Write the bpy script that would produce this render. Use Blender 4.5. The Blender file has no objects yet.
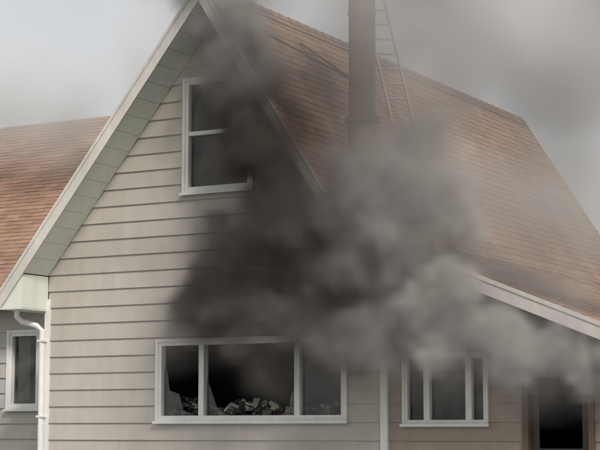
import bpy, math, random
from mathutils import Vector
random.seed(7)
S=bpy.context.scene
# ---------------------------------------------------------------- materials
def mat(name, base=(0.5,0.5,0.5), rough=0.7, metal=0.0, var=0.0, vscale=3.0, bump=0.0, bscale=40.0, attr=None, soot=None):
    m=bpy.data.materials.new(name); m.use_nodes=True
    nt=m.node_tree; N=nt.nodes; L=nt.links
    b=N['Principled BSDF']; b.inputs['Roughness'].default_value=rough; b.inputs['Metallic'].default_value=metal
    col=None
    rgb=N.new('ShaderNodeRGB'); rgb.outputs[0].default_value=(*base,1); col=rgb.outputs[0]
    tc=N.new('ShaderNodeTexCoord')
    def mult(c,fac):
        mx=N.new('ShaderNodeMix'); mx.data_type='RGBA'; mx.blend_type='MULTIPLY'; mx.inputs[0].default_value=1
        L.new(c,mx.inputs[6]); L.new(fac,mx.inputs[7]); return mx.outputs[2]
    if attr:
        a=N.new('ShaderNodeAttribute'); a.attribute_name=attr; col=mult(col,a.outputs['Color'])
    if var>0:
        for sc,am in ((vscale,var),(vscale*7,var*0.6)):
            mp=N.new('ShaderNodeMapping'); mp.inputs['Scale'].default_value=(1,1,0.45)
            L.new(tc.outputs['Object'],mp.inputs[0])
            n=N.new('ShaderNodeTexNoise'); n.inputs['Scale'].default_value=sc; n.inputs['Detail'].default_value=4
            L.new(mp.outputs[0],n.inputs['Vector'])
            r=N.new('ShaderNodeMapRange'); r.inputs[1].default_value=0.3; r.inputs[2].default_value=0.7
            r.inputs[3].default_value=1-am; r.inputs[4].default_value=1+am*0.4
            L.new(n.outputs['Fac'],r.inputs[0]); col=mult(col,r.outputs[0])
    if soot:   # soot deposited on real surfaces round the openings: list of (centre, radius, strength)
        g=N.new('ShaderNodeNewGeometry')
        n=N.new('ShaderNodeTexNoise'); n.inputs['Scale'].default_value=1.3; n.inputs['Detail'].default_value=4
        L.new(g.outputs['Position'],n.inputs['Vector'])
        for c,rad,st in soot:
            d=N.new('ShaderNodeVectorMath'); d.operation='DISTANCE'; d.inputs[1].default_value=c
            L.new(g.outputs['Position'],d.inputs[0])
            ad=N.new('ShaderNodeMath'); ad.operation='MULTIPLY_ADD'; ad.inputs[1].default_value=rad*0.9
            L.new(n.outputs['Fac'],ad.inputs[0]); L.new(d.outputs['Value'],ad.inputs[2])
            r=N.new('ShaderNodeMapRange'); r.interpolation_type='SMOOTHSTEP'
            r.inputs[1].default_value=rad*0.6; r.inputs[2].default_value=rad*1.5
            r.inputs[3].default_value=1-st; r.inputs[4].default_value=1
            L.new(ad.outputs[0],r.inputs[0]); col=mult(col,r.outputs[0])
    L.new(col,b.inputs['Base Color'])
    if bump>0:
        n=N.new('ShaderNodeTexNoise'); n.inputs['Scale'].default_value=bscale; n.inputs['Detail'].default_value=3
        L.new(tc.outputs['Object'],n.inputs['Vector'])
        bp=N.new('ShaderNodeBump'); bp.inputs['Strength'].default_value=bump; bp.inputs['Distance'].default_value=0.01
        L.new(n.outputs['Fac'],bp.inputs['Height']); L.new(bp.outputs[0],b.inputs['Normal'])
    return m
SOOT=[((3.9,0,3.5),1.5,0.6),((5.2,0,3.8),1.6,0.7),((4.1,0,6.4),1.0,0.6),((7.2,0,3.0),1.2,0.5),((8.6,0,2.9),0.9,0.6)]
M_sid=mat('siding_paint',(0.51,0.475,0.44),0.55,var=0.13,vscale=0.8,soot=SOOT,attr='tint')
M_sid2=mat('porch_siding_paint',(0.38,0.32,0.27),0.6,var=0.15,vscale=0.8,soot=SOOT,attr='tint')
M_trim=mat('white_trim_paint',(0.80,0.80,0.79),0.45,var=0.10,vscale=2,soot=[((4.6,0,3.1),.9,.4),((3.7,0,6.7),.6,.4),((7.2,0,2.8),.6,.3)])
M_fas=mat('fascia_paint',(0.64,0.61,0.58),0.5,var=0.14,vscale=1.5,soot=[((4.4,-0.7,6.2),1.8,0.4),((3.2,-.7,8.4),1.0,0.5),((6.2,-.7,4.4),.8,0.4)])
M_sof=mat('soffit_panel',(0.72,0.76,0.70),0.5,var=0.08,vscale=1.5)
M_roof=mat('asphalt_shingle',(0.38,0.23,0.16),0.85,var=0.30,vscale=0.7,bump=0.4,bscale=120,attr='tint')
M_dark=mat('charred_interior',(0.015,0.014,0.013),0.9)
M_deck=mat('roof_deck_wood',(0.16,0.11,0.08),0.8,var=0.2)
M_flue=mat('weathered_flue_metal',(0.36,0.225,0.165),0.6,0.1,var=0.4,vscale=2)
M_alu=mat('ladder_aluminium',(0.35,0.30,0.27),0.5,0.4,var=0.1)
M_found=mat('foundation_concrete',(0.36,0.35,0.33),0.9,var=0.2)
M_door=mat('dark_door_paint',(0.05,0.05,0.055),0.5,var=0.2)
M_grass=mat('lawn_grass',(0.06,0.10,0.03),0.95,var=0.4,vscale=0.7)
M_d1=mat('debris_drywall',(0.42,0.44,0.42),0.9,var=0.35,vscale=6)
M_d2=mat('debris_insulation',(0.50,0.42,0.16),0.95,var=0.35,vscale=8)
M_d3=mat('debris_char',(0.06,0.055,0.05),0.95,var=0.3,vscale=8)
def glassmat(name,tr=0.75,dirt=(0.25,0.24,0.23)):
    m=bpy.data.materials.new(name); m.use_nodes=True; N=m.node_tree.nodes; L=m.node_tree.links
    N.remove(N['Principled BSDF']); o=N['Material Output']
    t=N.new('ShaderNodeBsdfTransparent'); t.inputs[0].default_value=(0.75,0.75,0.75,1)
    gl=N.new('ShaderNodeBsdfGlossy'); gl.inputs['Roughness'].default_value=0.05; gl.inputs[0].default_value=(1,1,1,1)
    di=N.new('ShaderNodeBsdfDiffuse'); di.inputs[0].default_value=(*dirt,1)
    fr=N.new('ShaderNodeFresnel'); fr.inputs[0].default_value=1.5
    m1=N.new('ShaderNodeMixShader'); L.new(fr.outputs[0],m1.inputs[0]); L.new(t.outputs[0],m1.inputs[1]); L.new(gl.outputs[0],m1.inputs[2])
    n=N.new('ShaderNodeTexNoise'); n.inputs['Scale'].default_value=2.5; n.inputs['Detail'].default_value=6
    tc=N.new('ShaderNodeTexCoord'); L.new(tc.outputs['Object'],n.inputs['Vector'])
    r=N.new('ShaderNodeMapRange'); r.inputs[1].default_value=0.35; r.inputs[2].default_value=0.75; r.inputs[3].default_value=0; r.inputs[4].default_value=1-tr
    L.new(n.outputs['Fac'],r.inputs[0])
    m2=N.new('ShaderNodeMixShader'); L.new(r.outputs[0],m2.inputs[0]); L.new(m1.outputs[0],m2.inputs[1]); L.new(di.outputs[0],m2.inputs[2])
    L.new(m2.outputs[0],o.inputs['Surface']); return m
M_glass=glassmat('sooty_window_glass',0.5)
# ---------------------------------------------------------------- mesh builder
class MB:
    def __init__(s): s.v=[]; s.f=[]; s.m=[]; s.t=[]
    def face(s,pts,mi=0,tint=1.0):
        i=len(s.v); s.v+= [tuple(p) for p in pts]; s.f.append(tuple(range(i,i+len(pts)))); s.m.append(mi); s.t.append(tint)
    def hexa(s,p,mi=0,tint=1.0):  # p: 8 pts bottom 4 then top 4
        for q in ((0,3,2,1),(4,5,6,7),(0,1,5,4),(1,2,6,5),(2,3,7,6),(3,0,4,7)):
            s.face([p[k] for k in q],mi,tint)
    def box(s,x0,x1,y0,y1,z0,z1,mi=0,tint=1.0):
        s.hexa([(x0,y0,z0),(x1,y0,z0),(x1,y1,z0),(x0,y1,z0),(x0,y0,z1),(x1,y0,z1),(x1,y1,z1),(x0,y1,z1)],mi,tint)
    def beam(s,a,b,w,h,side=(0,1,0),mi=0):
        a=Vector(a); b=Vector(b); d=(b-a).normalized(); sd=Vector(side); sd=(sd-d*sd.dot(d)).normalized(); n=d.cross(sd)
        c=[(-1,-1),(1,-1),(1,1),(-1,1)]
        s.hexa([a+sd*w/2*i+n*h/2*j for i,j in c]+[b+sd*w/2*i+n*h/2*j for i,j in c],mi)
    def tube(s,pts,r,n=14,mi=0,caps=True):
        rings=[]
        pts=[Vector(p) for p in pts]
        for k,p in enumerate(pts):
            d=(pts[min(k+1,len(pts)-1)]-pts[max(k-1,0)]).normalized()
            up=Vector((0.13,1,0.2)) if abs(d.y)<0.9 else Vector((1,0,0.1))
            a=d.cross(up).normalized(); b=d.cross(a)
            rr=r[k] if isinstance(r,(list,tuple)) else r
            i=len(s.v)
            s.v+=[tuple(p+a*rr*math.cos(2*math.pi*j/n)+b*rr*math.sin(2*math.pi*j/n)) for j in range(n)]
            rings.append(i)
        for a,b in zip(rings,rings[1:]):
            for j in range(n):
                s.f.append((a+j,a+(j+1)%n,b+(j+1)%n,b+j)); s.m.append(mi); s.t.append(1)
        if caps:
            s.f.append(tuple(range(rings[0],rings[0]+n))); s.m.append(mi); s.t.append(1)
            s.f.append(tuple(range(rings[-1],rings[-1]+n))); s.m.append(mi); s.t.append(1)
    def done(s,name,mats,parent=None,smooth=False,bevel=0):
        me=bpy.data.meshes.new(name); me.from_pydata(s.v,[],s.f)
        if not isinstance(mats,(list,tuple)): mats=[mats]
        for m in mats: me.materials.append(m)
        for p,k in zip(me.polygons,s.m): p.material_index=k; p.use_smooth=smooth
        ca=me.color_attributes.new('tint','FLOAT_COLOR','CORNER')
        for p,t in zip(me.polygons,s.t):
            for li in p.loop_indices: ca.data[li].color=(t,t,t,1) if not isinstance(t,tuple) else (*t,1)
        me.update(); o=bpy.data.objects.new(name,me); S.collection.objects.link(o)
        if parent: o.parent=parent
        if bevel:
            b=o.modifiers.new('bevel','BEVEL'); b.width=bevel; b.segments=2; b.limit_method='ANGLE'
        return o
def empty(name):
    o=bpy.data.objects.new(name,None); S.collection.objects.link(o); return o
house=empty('gabled_siding_house')
# ---------------------------------------------------------------- lap siding
def siding(name,zlo,zhi,xl,xr,holes,ypl,m,e=0.262,parent=None,zstart=None,breaks=()):
    mb=MB(); z=zstart if zstart is not None else zlo
    while z<zhi:
        z1=min(z+e,zhi); t=random.uniform(0.94,1.03)
        cuts={z,z1}
        for h in holes:
            for c in (h[2],h[3]):
                if z<c<z1: cuts.add(c)
        for c in breaks:
            if z<c<z1: cuts.add(c)
        cuts=sorted(cuts)
        for a,b in zip(cuts,cuts[1:]):
            mid=(a+b)/2
            ya=ypl-0.022*(1-(a-z)/e)-0.003; yb=ypl-0.022*(1-(b-z)/e)-0.003
            segs=[(xl(a),xl(b),xr(a),xr(b))]
            for h in sorted(holes):
                if h[2]<mid<h[3]:
                    n=[]
                    for s0,s1,r0,r1 in segs:
                        if h[1]<=min(s0,s1) or h[0]>=max(r0,r1): n.append((s0,s1,r0,r1)); continue
                        if h[0]>min(s0,s1): n.append((s0,s1,h[0],h[0]))
                        if h[1]<max(r0,r1): n.append((h[1],h[1],r0,r1))
                    segs=n
            for s0,s1,r0,r1 in segs:
                if r0-s0<0.005 and r1-s1<0.005: continue
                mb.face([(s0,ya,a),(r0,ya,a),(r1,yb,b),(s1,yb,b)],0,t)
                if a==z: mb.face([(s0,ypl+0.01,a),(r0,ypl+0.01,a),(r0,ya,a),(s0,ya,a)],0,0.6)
        z=z1
    return mb.done(name,m,parent)
AX,AZ=3.22,8.42; SL=1.234; SR=1.56; BX=5.68; BZ=AZ-SR*(BX-AX); SLO=0.405
def zl(x): return AZ-SL*(AX-x)
def zr(x): return AZ-SR*(x-AX) if x<BX else BZ-SLO*(x-BX)
UW=(2.55,3.72,5.36,7.08)      # upper sash window
LW=(2.09,5.31,1.86,3.04)      # three-light window
PW=(6.26,7.50,1.80,2.74)      # porch window
DR=(8.12,8.98,0.55,2.55)      # door
WW=(-2.0,-1.38,2.10,3.36)     # wing window
UND=0.22
xl=lambda z: max(-0.05, AX-(AZ-UND-z)/SL)
xr=lambda z: min(5.94, (AX+(AZ-UND-0.1-z)/SR) if z>BZ-0.4 else 5.94)
siding('front_wall_siding',0.5,AZ-0.45,xl,xr,[UW,LW],0.0,M_sid,parent=house,zstart=0.50,breaks=(AZ-UND-SL*(AX+0.05),))
xr2=lambda z: min(9.9, BX+(BZ-0.25-z)/SLO)
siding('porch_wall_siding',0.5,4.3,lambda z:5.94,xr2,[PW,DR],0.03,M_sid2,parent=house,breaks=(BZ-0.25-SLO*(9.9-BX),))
siding('wing_wall_siding',0.5,3.9,lambda z:-9.0,lambda z:-0.06,[WW],1.5,M_sid,parent=house)
# butt joints between siding lengths: short cover strips, one per few courses
mb=MB()
for k,x in ((3,1.35),(7,0.75),(9,1.9),(13,1.2),(11,0.4)):
    z=0.50+k*0.262
    mb.hexa([(x,-0.0275,z+.002),(x+.01,-0.0275,z+.002),(x+.01,-0.02,z+.002),(x,-0.02,z+.002),
             (x,-0.0065,z+.255),(x+.01,-0.0065,z+.255),(x+.01,0,z+.255),(x,0,z+.255)],0,0.9)
mb.done('siding_joint',M_sid,house)
# plain walls not in view + foundation
mb=MB()
mb.box(-0.05,-0.02,0.0,1.5,0.5,4.0); mb.box(9.88,9.9,0.06,12.0,0.5,2.7)
mb.box(-9.0,-8.97,1.53,10.9,0.5,4.0); mb.box(-9,9.9,12.0,12.03,0.5,2.6)
mb.face([(-0.05,12.0,2.6),(5.9,12.0,2.6),(5.9,12.0,4.1),(AX,12.0,AZ-0.3),(-0.05,12.0,4.1)])
mb.face([(-9,1.53,4.0),(-9,10.9,4.0),(-9,6.5,7.9)])
mb.done('side_walls',M_sid,house)
mb=MB(); mb.box(-0.03,9.88,0.02,12,-0.3,0.5); mb.box(-8.98,-0.05,1.52,10.9,-0.3,0.5); mb.done('foundation',M_found,house)
# corner boards
mb=MB(); mb.box(-0.10,0.0,-0.045,0.03,0.5,3.78); mb.box(5.89,6.0,-0.045,0.028,0.5,4.05); mb.done('corner_board',M_trim,house,bevel=0.004)
# ---------------------------------------------------------------- roofs
def roof(name,O,A,La,D,Ld,mi=M_roof,e=0.145,w=0.30,seed=1):
    rnd=random.Random(seed)
    O=Vector(O);A=Vector(A).normalized();D=Vector(D).normalized();Nn=A.cross(D)
    if Nn.z<0: Nn=-Nn
    mb=MB(); k=0; s=0.0
    while s<Ld-1e-4:
        s1=min(s+e,Ld); off=rnd.uniform(0,w); a=0.0; row=rnd.uniform(0.90,1.05)
        nxt=off
        while a<La-1e-4:
            b=min(nxt,La)
            if b-a<0.01: nxt+=w; a=b if b>a else a; 
            if b-a>=0.01:
                t=row*rnd.uniform(0.84,1.08); l=rnd.uniform(0.007,0.013); j=rnd.uniform(-0.006,0.008)
                tint=(t*rnd.uniform(.97,1.03),t,t*rnd.uniform(.94,1.04))
                p0=O+A*a+D*s+Nn*0.003; p1=O+A*b+D*s+Nn*0.003
                q1=O+A*b+D*(s1+j)+Nn*l; q0=O+A*a+D*(s1+j)+Nn*l
                mb.face([p0,p1,q1,q0],0,tint)
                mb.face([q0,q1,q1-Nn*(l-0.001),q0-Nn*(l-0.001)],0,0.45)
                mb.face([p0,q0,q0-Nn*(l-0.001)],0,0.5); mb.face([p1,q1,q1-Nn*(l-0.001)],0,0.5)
                a=b; nxt+=w
        s=s1
    o=mb.done(name,mi,house)
    d=MB(); T=-Nn*0.10; g=-Nn*0.001
    P=[O,O+A*La,O+A*La+D*Ld,O+D*Ld]; d.hexa([p+T for p in P]+[p+g for p in P]); d.done(name+'_deck',M_deck,house)
    return o
Y0,Y1=-0.7,12.5
top=(AX,Y0,AZ); lf=(-0.45,Y0,zl(-0.45)); bd=(BX,Y0,BZ); ev=(10.4,Y0,zr(10.4))
Dl=Vector(lf)-Vector(top); Dr=Vector(bd)-Vector(top); De=Vector(ev)-Vector(bd)
roof('main_roof_shingles_west',top,(0,1,0),Y1-Y0,Dl,Dl.length,seed=2)
roof('main_roof_shingles_east',top,(0,1,0),Y1-Y0,Dr,Dr.length,seed=3)
roof('porch_roof_shingles',bd,(0,1,0),Y1-Y0,De,De.length,seed=4)
wt=Vector((-9.4,6.5,8.15)); wb=Vector((-9.4,0.95,4.02)); wk=Vector((-9.4,12.0,4.02))
roof('wing_roof_shingles',wt,(1,0,0),12.3,wb-wt,(wb-wt).length,seed=5)
roof('wing_roof_back',wt,(1,0,0),12.0,wk-wt,(wk-wt).length,seed=6,w=0.6,e=0.3)
# ridge caps
mb=MB()
for i in range(44):
    y=Y0+i*0.3
    mb.face([(AX,y,AZ+0.05),(AX,y+0.31,AZ+0.035),(AX-0.13,y+0.31,zl(AX-0.13)+0.035),(AX-0.13,y,zl(AX-0.13)+0.05)],0,random.uniform(.7,1))
    mb.face([(AX,y,AZ+0.05),(AX,y+0.31,AZ+0.035),(AX+0.13,y+0.31,zr(AX+0.13)+0.035),(AX+0.13,y,zr(AX+0.13)+0.05)],0,random.uniform(.7,1))
mb.done('ridge_cap',M_roof,house)
# fascia (rake boards) front & back
def rake(mb,p,q,y0,y1,h,drop=0.0):
    mb.hexa([(p[0],y0,p[1]-h-drop),(q[0],y0,q[1]-h-drop),(q[0],y1,q[1]-h-drop),(p[0],y1,p[1]-h-drop),
             (p[0],y0,p[1]-drop),(q[0],y0,q[1]-drop),(q[0],y1,q[1]-drop),(p[0],y1,p[1]-drop)])
for nm,ya,yb in (('rake_fascia',Y0-0.03,Y0),('rear_rake_fascia',Y1,Y1+0.03)):
    mb=MB()
    rake(mb,(-0.47,zl(-0.47)),(AX,AZ),ya,yb,0.27)
    rake(mb,(AX,AZ),(BX,BZ),ya,yb,0.30)
    rake(mb,(BX,BZ),(10.42,zr(10.42)),ya,yb,0.21)
    s=-1 if ya<0 else 1
    y2,y3=(ya-0.015,ya-0.001) if s<0 else (yb+0.001,yb+0.015)
    rake(mb,(-0.48,zl(-0.48)+0.03),(AX,AZ+0.03),y2,y3,0.07)
    rake(mb,(AX,AZ+0.03),(BX,BZ+0.03),y2,y3,0.07)
    rake(mb,(BX,BZ+0.03),(10.43,zr(10.43)+0.03),y2,y3,0.06)
    mb.done(nm,M_fas,house,bevel=0.003)
# soffit panels under front overhang
def soffit(name,p,q,off,m=M_sof,w=0.30):
    mb=MB(); P=Vector((p[0],0,p[1]-off)); Q=Vector((q[0],0,q[1]-off)); L=(Q-P).length; d=(Q-P)/L
    n=int(L/w); n=max(n,1); ww=L/n
    for i in range(n):
        a=P+d*(i*ww+0.006); b=P+d*((i+1)*ww-0.006)
        z=0.012
        mb.hexa([(a.x,Y0+0.001,a.z),(b.x,Y0+0.001,b.z),(b.x,-0.03,b.z),(a.x,-0.03,a.z),
                 (a.x,Y0+0.001,a.z+z),(b.x,Y0+0.001,b.z+z),(b.x,-0.03,b.z+z),(a.x,-0.03,a.z+z)],0,random.uniform(.95,1))
    mb.hexa([(P.x,Y0+0.002,P.z+.014),(Q.x,Y0+0.002,Q.z+.014),(Q.x,0.05,Q.z+.014),(P.x,0.05,P.z+.014),
             (P.x,Y0+0.002,P.z+.02),(Q.x,Y0+0.002,Q.z+.02),(Q.x,0.05,Q.z+.02),(P.x,0.05,P.z+.02)],1)
    mb.done(name,[m,M_deck],house)
soffit('rake_soffit',(-0.05,zl(-0.05)),(AX,AZ),0.23)
soffit('rake_soffit_east',(AX,AZ),(BX,BZ),0.26)
soffit('porch_soffit',(BX,BZ),(10.4,zr(10.4)),0.19)
# boxed eave return on the west corner
mb=MB()
zf=zl(-0.45)
mb.box(-0.45,-0.06,Y0+0.002,12.0,zf-0.30,zf-0.28)
mb.box(-0.48,-0.452,Y0-0.02,12.0,zf-0.30,zf-0.01)
for i in range(2):   # two boards with a joint
    a=Y0+0.004+i*0.34; b=a+0.332
    mb.hexa([(-0.449,a,zf-0.279),(-0.055,a,zf-0.279),(-0.055,b,zf-0.279),(-0.449,b,zf-0.279),
         (-0.449,a,zf-0.235),(-0.055,a,zl(-0.055)-0.235),(-0.055,b,zl(-0.055)-0.235),(-0.449,b,zf-0.235)])
mb.done('eave_return',M_sof,house)
mb=MB(); mb.box(-9.4,-0.5,0.90,0.94,3.80,4.03); mb.done('wing_fascia',M_fas,house)
mb=MB(); mb.box(-9.4,-0.5,0.945,1.48,3.78,3.80); mb.done('wing_soffit',M_deck,house)
mb=MB(); mb.box(10.41,10.44,Y0,12.5,zr(10.4)-0.2,zr(10.4)); mb.box(10.44,10.55,Y0,12.5,zr(10.4)-0.13,zr(10.4)-0.02); mb.done('porch_gutter',M_fas,house)
# downspout
mb=MB()
mb.tube([(-0.42,-0.35,3.60),(-0.42,-0.35,3.50),(-0.36,-0.3,3.42),(-0.2,-0.12,3.36),(-0.10,-0.1,3.28),(-0.10,-0.1,0.6),(-0.12,-0.25,0.45)],0.045,10)
for z in (3.1,1.9,0.9): mb.box(-0.16,-0.04,-0.152,-0.046,z,z+0.03)
mb.done('downspout',M_trim,house,smooth=False)
# ---------------------------------------------------------------- rooms behind the openings
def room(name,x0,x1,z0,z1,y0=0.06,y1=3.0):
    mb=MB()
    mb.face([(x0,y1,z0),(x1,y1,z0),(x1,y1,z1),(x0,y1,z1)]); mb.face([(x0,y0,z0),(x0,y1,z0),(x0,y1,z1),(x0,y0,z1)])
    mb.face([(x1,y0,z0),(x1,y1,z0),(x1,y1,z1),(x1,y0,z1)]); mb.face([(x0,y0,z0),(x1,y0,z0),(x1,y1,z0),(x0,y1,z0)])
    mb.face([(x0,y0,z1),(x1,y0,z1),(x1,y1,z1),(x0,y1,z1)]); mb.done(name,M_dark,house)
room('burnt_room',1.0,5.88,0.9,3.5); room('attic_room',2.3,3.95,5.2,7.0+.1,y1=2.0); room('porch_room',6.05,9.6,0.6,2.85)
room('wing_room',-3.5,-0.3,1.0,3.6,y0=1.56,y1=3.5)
# ---------------------------------------------------------------- windows
def window(name,W,ypl,vm=(),hm=(),cas=0.075,fr=0.055,glass=(),slide=()):
    x0,x1,z0,z1=W
    mb=MB(); yo=ypl-0.055; yi=ypl+0.09
    mb.box(x0-cas,x0,yo,ypl+0.004,z0-cas,z1+cas); mb.box(x1,x1+cas,yo,ypl+0.004,z0-cas,z1+cas)
    mb.box(x0,x1,yo+.002,ypl+0.004,z1,z1+cas); mb.box(x0,x1,yo+.002,ypl+0.004,z0-cas,z0)
    mb.box(x0-cas-0.02,x1+cas+0.02,yo-0.04,yo-0.001,z0-cas-0.02,z0-cas+0.02)
    mb.box(x0,x0+fr,yo+0.02,yi,z0,z1); mb.box(x1-fr,x1,yo+0.02,yi,z0,z1)
    mb.box(x0+fr,x1-fr,yo+0.022,yi,z1-fr,z1); mb.box(x0+fr,x1-fr,yo+0.022,yi,z0,z0+fr)
    for v in vm: mb.box(v-0.045,v+0.045,yo+0.015,yi,z0+fr,z1-fr)
    for h in hm: mb.box(x0+fr,x1-fr,yo+0.03,yi-0.01,h-0.03,h+0.03)
    mb.done(name,M_trim,house,bevel=0.005)
    g=MB()
    for a,b,c,d in glass: g.face([(a,ypl+0.045,c),(b,ypl+0.045,c),(b,ypl+0.045,d),(a,ypl+0.045,d)])
    for poly in slide: g.face([(x,ypl+0.045,z) for x,z in poly])
    if g.f: g.done(name+'_glass',M_glass,house)
window('three_light_window',LW,0.0,vm=(2.87,4.53),glass=[(4.575,5.255,1.915,2.985)],
  slide=[[(2.145,1.915),(2.75,1.915),(2.5,2.0),(2.42,2.25),(2.25,2.3),(2.2,2.62),(2.145,2.7)],[(2.92,1.915),(3.3,1.915),(3.1,2.05),(2.92,2.5)],[(4.2,1.915),(4.485,1.915),(4.485,2.4),(4.38,2.2),(4.35,2.0)]],cas=0.045)
window('attic_sash_window',UW,0.0,hm=(6.25,),cas=0.05,glass=[(2.61,3.66,5.42,6.22),(2.61,3.66,6.28,7.02)])
window('porch_sliding_window',PW,0.03,vm=(6.60,7.24),cas=0.035,fr=0.04,glass=[(6.30,6.555,1.84,2.7),(6.645,7.195,1.84,2.7),(7.285,7.46,1.84,2.7)])
window('wing_window',WW,1.5,cas=0.06,fr=0.05,glass=[(-1.95,-1.43,2.15,3.31)])
# curtain remnant hanging in the wing window
mb=MB()
for i in range(14):
    x=-1.93+i*0.018; d=0.012*(-1)**i
    mb.face([(x,1.62+d,2.2),(x+.018,1.62-d,2.2+.02*(i%3)),(x+.018,1.62-d,3.3),(x,1.62+d,3.3)])
mb.done('window_curtain',M_d1,house)
mb=MB(); x0,x1,z0,z1=DR
mb.box(x0-0.08,x0,-0.03,0.1,z0,z1+0.08,2); mb.box(x1,x1+0.08,-0.03,0.1,z0,z1+0.08,2); mb.box(x0,x1,-0.028,0.1,z1,z1+0.08,2)
mb.box(x0,x0+0.12,0.08,0.12,z0,z1,1); mb.box(x1-0.12,x1,0.08,0.12,z0,z1,1); mb.box(x0+0.12,x1-0.12,0.08,0.12,z1-0.15,z1,1)
mb.box(x0+0.12,x1-0.12,0.08,0.12,z0,z0+0.9,1); mb.box(x0+.06,x0+.09,0.03,0.078,1.2,1.32,0)
mb.done('porch_door',[M_trim,M_door,M_deck],house)
mb=MB(); mb.box(7.6,9.6,-1.0,0.0,0.0,0.38); mb.box(7.9,9.3,-1.35,-1.0,0.0,0.19); mb.done('porch_step',M_found,house,bevel=0.01)
# debris in the burnt room
mb=MB()
for i in range(260):
    x=random.uniform(2.15,5.25); y=random.uniform(0.12,0.7); hh=0.08+0.2*math.exp(-((x-3.5)/0.5)**2)+0.30*math.exp(-((x-2.3)/0.3)**2)+0.1*math.exp(-((x-4.9)/0.3)**2)
    z=1.84+random.uniform(0,hh)+0.1*y; r=random.uniform(0.02,0.075)
    a=Vector((random.uniform(-1,1),random.uniform(-1,1),random.uniform(-1,1))).normalized(); b=a.cross(Vector((.3,.2,1))).normalized(); c=a.cross(b)
    A,B,Cc=a*r*random.uniform(.6,1.6),b*r*random.uniform(.5,1.2),c*r*random.uniform(.15,.6); o=Vector((x,y,z))
    mi=random.choice((0,0,1,2,2)) if 3.0<x<4.5 else random.choice((0,0,2,2,2))
    mb.hexa([o-A-B-Cc,o+A*.8-B-Cc,o+A+B*.7-Cc,o-A*.7+B-Cc,o-A*.8-B*.9+Cc,o+A-B*.6+Cc,o+A*.7+B+Cc,o-A+B*.8+Cc],mi)
mb.box(1.5,5.6,0.1,1.6,0.9,1.86,2)
mb.done('fire_debris',[M_d1,M_d2,M_d3],house)
# ---------------------------------------------------------------- flue, braces, ladder
mb=MB(); cx,cy=5.2,0.8
mb.tube([(cx,cy,5.0),(cx,cy,6.32)],0.225,28); mb.tube([(cx,cy,6.32),(cx,cy,6.40)],0.27,28); mb.tube([(cx,cy,6.40),(cx,cy,9.5)],0.205,28)
mb.tube([(cx,cy,5.1),(cx,cy,5.55)],[0.42,0.235],28); mb.tube([(cx,cy,8.0),(cx,cy,8.05)],0.215,28)
mb.tube([(cx,cy,9.5),(cx,cy,9.55),(cx,cy,9.75)],[0.34,0.34,0.05],28)
mb.done('flue_pipe',M_flue,house,smooth=False)
mb=MB(); mb.tube([(cx-.15,cy,7.0),(AX+0.3,-0.1,zr(AX+0.3)+.02)],0.018,8); mb.tube([(cx-.15,cy,7.0),(AX+0.3,1.9,zr(AX+0.3)+.02)],0.018,8); mb.tube([(cx,cy,8.9),(AX,-.3,AZ+.4)],0.01,8)
mb.tube([(AX,-.3,AZ),(AX,-.3,AZ+.42)],.02,8)
mb.done('flue_brace',M_deck,house)
mb=MB(); b0=Vector((4.36,4.1,6.70)); t0=Vector((3.72,3.95,9.6)); sd=Vector((0.75,0.66,0)).normalized()*0.19
for s in (-1,1): mb.beam(b0+sd*s,t0+sd*s,0.03,0.075,side=sd)
for i in range(11):
    c=b0.lerp(t0,(i+.5)/11); mb.tube([c-sd,c+sd],0.018,8)
lad=mb.done('roof_ladder',M_alu)
# ---------------------------------------------------------------- ground
mb=MB(); 
for i in range(-10,10):
    for j in range(-10,10): mb.face([(i*60,j*60,0),(i*60+60,j*60,0),(i*60+60,j*60+60,0),(i*60,j*60+60,0)])
mb.done('ground',M_grass)
mb=MB()
for i in range(7):
    for j in range(4): mb.box(-5+i*3,-5+i*3+2.985,-13.4+j*3,-13.4+j*3+2.985,-0.1,0.03)
mb.done('added_bounce_paving',M_found)  # unseen pale concrete slabs, added to bounce light up onto the soffits
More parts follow.
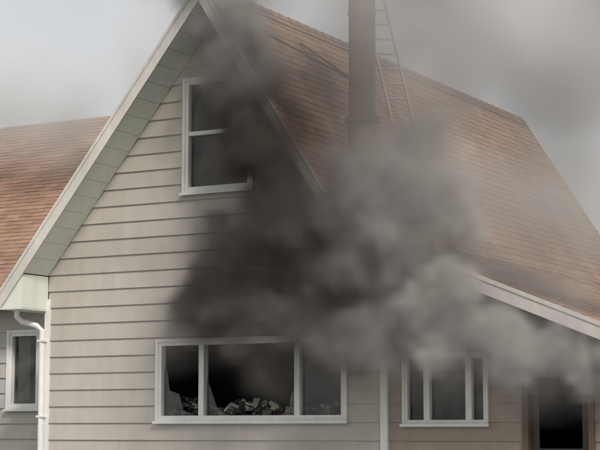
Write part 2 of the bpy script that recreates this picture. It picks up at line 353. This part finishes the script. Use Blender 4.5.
# ---------------------------------------------------------------- smoke (real voxel volumes)
def smoke(name,puffs,lo,hi,vox,dens,color,sharp=2.2,warp=0.5,wscale=0.8,namp=1.1,nscale=1.2,bamp=0.6,bscale=1.6,sm=0.25,aniso=0.0,seed=0.0,base=0.0,color2=None,axis=None,step=2.0,halo=0.0,hw=0.5,haze=None,hazed=0.2):
    m=bpy.data.materials.new(name+'_volume'); m.use_nodes=True; N=m.node_tree.nodes; L=m.node_tree.links
    N.remove(N['Principled BSDF']); pv=N.new('ShaderNodeVolumePrincipled')
    m.cycles.volume_step_rate=step
    pv.inputs['Color'].default_value=(*color,1); pv.inputs['Density'].default_value=dens; pv.inputs['Anisotropy'].default_value=aniso
    if color2:   # soot-rich near the fire, paler as the smoke rises and cools; darker low down
        tc=N.new('ShaderNodeTexCoord'); d=N.new('ShaderNodeVectorMath'); d.operation='DISTANCE'; d.inputs[1].default_value=axis[0]
        L.new(tc.outputs['Object'],d.inputs[0]); r=N.new('ShaderNodeMapRange'); r.inputs[1].default_value=axis[1]; r.inputs[2].default_value=axis[2]
        L.new(d.outputs['Value'],r.inputs[0]); mx=N.new('ShaderNodeMix'); mx.data_type='RGBA'; mx.inputs[6].default_value=(*color,1); mx.inputs[7].default_value=(*color2,1)
        sp=N.new('ShaderNodeSeparateXYZ'); L.new(tc.outputs['Object'],sp.inputs[0])
        r2=N.new('ShaderNodeMapRange'); r2.inputs[1].default_value=3.3; r2.inputs[2].default_value=5.0; r2.inputs[3].default_value=0.72; r2.inputs[4].default_value=1.0
        L.new(sp.outputs[2],r2.inputs[0]); mu=N.new('ShaderNodeMath'); mu.operation='MULTIPLY'; L.new(r.outputs[0],mu.inputs[0]); L.new(r2.outputs[0],mu.inputs[1])
        L.new(mu.outputs[0],mx.inputs[0]); L.new(mx.outputs[2],pv.inputs['Color'])
    L.new(pv.outputs[0],N['Material Output'].inputs['Volume'])
    ng=bpy.data.node_groups.new(name+'_field','GeometryNodeTree')
    ng.interface.new_socket('Geometry',in_out='INPUT',socket_type='NodeSocketGeometry')
    ng.interface.new_socket('Geometry',in_out='OUTPUT',socket_type='NodeSocketGeometry')
    N=ng.nodes; L=ng.links; out=N.new('NodeGroupOutput')
    pos=N.new('GeometryNodeInputPosition')
    def math_(op,a,b=None,c=None,clamp=False):
        n=N.new('ShaderNodeMath'); n.operation=op; n.use_clamp=clamp
        for i,v in enumerate((a,b,c)):
            if v is None: continue
            if isinstance(v,(int,float)): n.inputs[i].default_value=v
            else: L.new(v,n.inputs[i])
        return n.outputs[0]
    def vm(op,a,b=None,out=0,scale=None):
        n=N.new('ShaderNodeVectorMath'); n.operation=op
        for i,v in enumerate((a,b)):
            if v is None: continue
            if isinstance(v,(tuple,list)): n.inputs[i].default_value=v
            else: L.new(v,n.inputs[i])
        if scale is not None: n.inputs['Scale'].default_value=scale
        return n.outputs[out]
    P=vm('ADD',pos.outputs[0],(seed,seed*.7,-seed))
    nw=N.new('ShaderNodeTexNoise'); nw.inputs['Scale'].default_value=wscale; nw.inputs['Detail'].default_value=3; L.new(P,nw.inputs['Vector'])
    w=vm('SCALE',vm('SUBTRACT',nw.outputs['Color'],(0.5,0.5,0.5)),scale=warp*2)
    Q=vm('ADD',pos.outputs[0],w)
    def blobs(ps):
        acc=None
        for (x,y,z,r) in ps:
            d=math_('DIVIDE',vm('DISTANCE',Q,(x,y,z),out=1),r)
            acc=d if acc is None else math_('SMOOTH_MIN',acc,d,sm)
        return acc
    acc=blobs(puffs)
    nf=N.new('ShaderNodeTexNoise'); nf.inputs['Scale'].default_value=nscale; nf.inputs['Detail'].default_value=7; nf.inputs['Roughness'].default_value=0.6; L.new(vm('ADD',Q,(seed,9,3)),nf.inputs['Vector'])
    vo=N.new('ShaderNodeTexVoronoi'); vo.inputs['Scale'].default_value=bscale; vo.inputs['Detail'].default_value=2.5; vo.inputs['Roughness'].default_value=0.5; vo.inputs['Lacunarity'].default_value=2.1; L.new(vm('ADD',Q,(seed,5,1)),vo.inputs['Vector'])
    f=math_('SUBTRACT',1.0+base,acc)
    f=math_('ADD',f,math_('MULTIPLY',math_('SUBTRACT',nf.outputs[0],0.5),namp*2))
    raw=f
    f=math_('ADD',f,math_('MULTIPLY',math_('SUBTRACT',0.45,vo.outputs['Distance']),bamp))
    f=math_('MULTIPLY',f,sharp,clamp=True); f=math_('POWER',f,1.4)
    if halo>0:   # thin drifting veil around the dense core
        h=math_('ADD',raw,hw,clamp=True); h=math_('MULTIPLY',math_('POWER',h,1.6),halo); f=math_('ADD',f,h)
    if haze:
        n2=N.new('ShaderNodeTexNoise'); n2.inputs['Scale'].default_value=0.55; n2.inputs['Detail'].default_value=5; L.new(vm('ADD',Q,(2,seed,1)),n2.inputs['Vector'])
        h=math_('ADD',math_('SUBTRACT',1.15,blobs(haze)),math_('MULTIPLY',math_('SUBTRACT',n2.outputs[0],0.5),2.2),clamp=True)
        f=math_('ADD',f,math_('MULTIPLY',math_('POWER',h,1.2),hazed))
    vc=N.new('GeometryNodeVolumeCube'); L.new(f,vc.inputs['Density'])
    vc.inputs['Min'].default_value=lo; vc.inputs['Max'].default_value=hi
    for k,ax in zip(('Resolution X','Resolution Y','Resolution Z'),range(3)): vc.inputs[k].default_value=max(8,int((hi[ax]-lo[ax])/vox))
    sm_=N.new('GeometryNodeSetMaterial'); sm_.inputs['Material'].default_value=m
    L.new(vc.outputs[0],sm_.inputs[0]); L.new(sm_.outputs[0],out.inputs[0])
    me=bpy.data.meshes.new(name); o=bpy.data.objects.new(name,me); S.collection.objects.link(o); me.materials.append(m)
    md=o.modifiers.new('smoke_field','NODES'); md.node_group=ng
    return o
smoke('window_smoke_plume',[(2.6,-.5,3.5,.6),(3.2,-.7,3.5,.85),(4.0,-.8,3.65,.98),(4.8,-.8,3.5,.98),(5.5,-.8,3.3,.9),(5.95,-.9,3.2,.85),
  (4.4,-.7,4.4,1.05),(5.3,-.8,4.3,1.15),(6,-1,4.1,1.05),(4.7,-.7,5.2,1.05),(5.6,-.8,5.0,.95),(4.4,-.6,5.8,.95),(4.0,-.5,6.3,.98),(3.95,-.5,6.9,.92),(3.8,-.5,7.5,.85),(3.5,-.5,8.2,.95),(3.2,-.4,9,1.2),
  (6.7,-1,4.1,1.0),(7.3,-.9,3.5,.95),(6.6,-.9,3.1,.75),(7.3,-.9,2.95,.62),(8.0,-.75,3.0,.82),(8.6,-.7,2.75,.75),(9.1,-.65,2.5,.6),(9.6,-.6,2.6,.6),(6.8,-.7,5.0,1.0),(7.5,-.8,4.3,.7),(6.5,-.4,5.8,.75)],
  (1.4,-2.5,1.8),(12.0,4.0,10.0),0.11,7.0,(0.12,0.104,0.093),seed=3.1,color2=(0.98,0.95,0.92),axis=((4.1,-.6,4.9),1.5,3.9),step=3,halo=0.06,sharp=1.9,aniso=-0.35,
  haze=[(7.0,-.6,5.3,1.6),(7.0,-.4,6.6,1.7),(6.9,.0,8,1.8),(6.6,.6,9.4,1.8),(8.6,.0,5.0,1.6),(8.8,.3,6.6,1.9),(5.2,.2,8.4,1.4),(5.8,-.4,7.0,1.1),(9.3,1.0,8.4,1.7),(10.2,.8,4.8,1.5)],hazed=0.125)
smoke('ridge_smoke_wisp',[(-1.0,4.2,8.5,1.4),(-2.6,3.8,7.7,1.6),(-4.2,4.0,7.9,1.5)],
  (-6,2.0,5.6),(0.8,6.4,10.4),0.3,1.4,(0.99,0.98,0.97),sharp=0.8,warp=.8,wscale=.4,namp=0.6,nscale=.6,bscale=.6,bamp=.3,seed=5,step=3.0,aniso=-0.45,base=.1)
# ---------------------------------------------------------------- light
w=bpy.data.worlds.new('World'); S.world=w; w.use_nodes=True; N=w.node_tree.nodes; L=w.node_tree.links
sk=N.new('ShaderNodeTexSky'); sk.sky_type='NISHITA'; sk.sun_disc=False
tosun=Vector((0.62,-0.55,0.75)).normalized()
sk.sun_elevation=math.asin(tosun.z); sk.sun_rotation=math.atan2(tosun.x,tosun.y); sk.dust_density=6; sk.air_density=1.0; sk.ozone_density=1
# drifting smoke veil over the whole sky: nishita sky mixed with broken grey-white cloud
tc=N.new('ShaderNodeTexCoord'); n=N.new('ShaderNodeTexNoise'); n.inputs['Scale'].default_value=2.2; n.inputs['Detail'].default_value=5; n.inputs['Distortion'].default_value=0.6
L.new(tc.outputs['Generated'],n.inputs['Vector'])
cr=N.new('ShaderNodeMapRange'); cr.inputs[1].default_value=.3; cr.inputs[2].default_value=.7; L.new(n.outputs['Fac'],cr.inputs[0])
cm=N.new('ShaderNodeMix'); cm.data_type='RGBA'; cm.inputs[6].default_value=(5.0,5.1,5.2,1); cm.inputs[7].default_value=(6.8,6.8,6.8,1); L.new(cr.outputs[0],cm.inputs[0])
sx=N.new('ShaderNodeMix'); sx.data_type='RGBA'; sx.inputs[0].default_value=0.88; L.new(sk.outputs[0],sx.inputs[6]); L.new(cm.outputs[2],sx.inputs[7])
L.new(sx.outputs[2],N['Background'].inputs[0]); N['Background'].inputs[1].default_value=0.12
ld=bpy.data.lights.new('sun','SUN'); ld.energy=3.0; ld.angle=math.radians(10); ld.color=(1,0.93,0.84)
lo=bpy.data.objects.new('sun',ld); S.collection.objects.link(lo); lo.rotation_euler=(-tosun).to_track_quat('-Z','Y').to_euler()
# ---------------------------------------------------------------- camera
cd=bpy.data.cameras.new('camera'); co=bpy.data.objects.new('camera',cd); S.collection.objects.link(co)
cd.sensor_width=36; cd.lens=102; cd.clip_end=3000; co.location=(16.7,-21.9,1.7)
co.rotation_euler=(math.radians(90)+math.atan(205/1700),0,math.radians(29))
S.camera=co
S.view_settings.view_transform='Standard'; S.view_settings.look='None'; S.view_settings.exposure=0
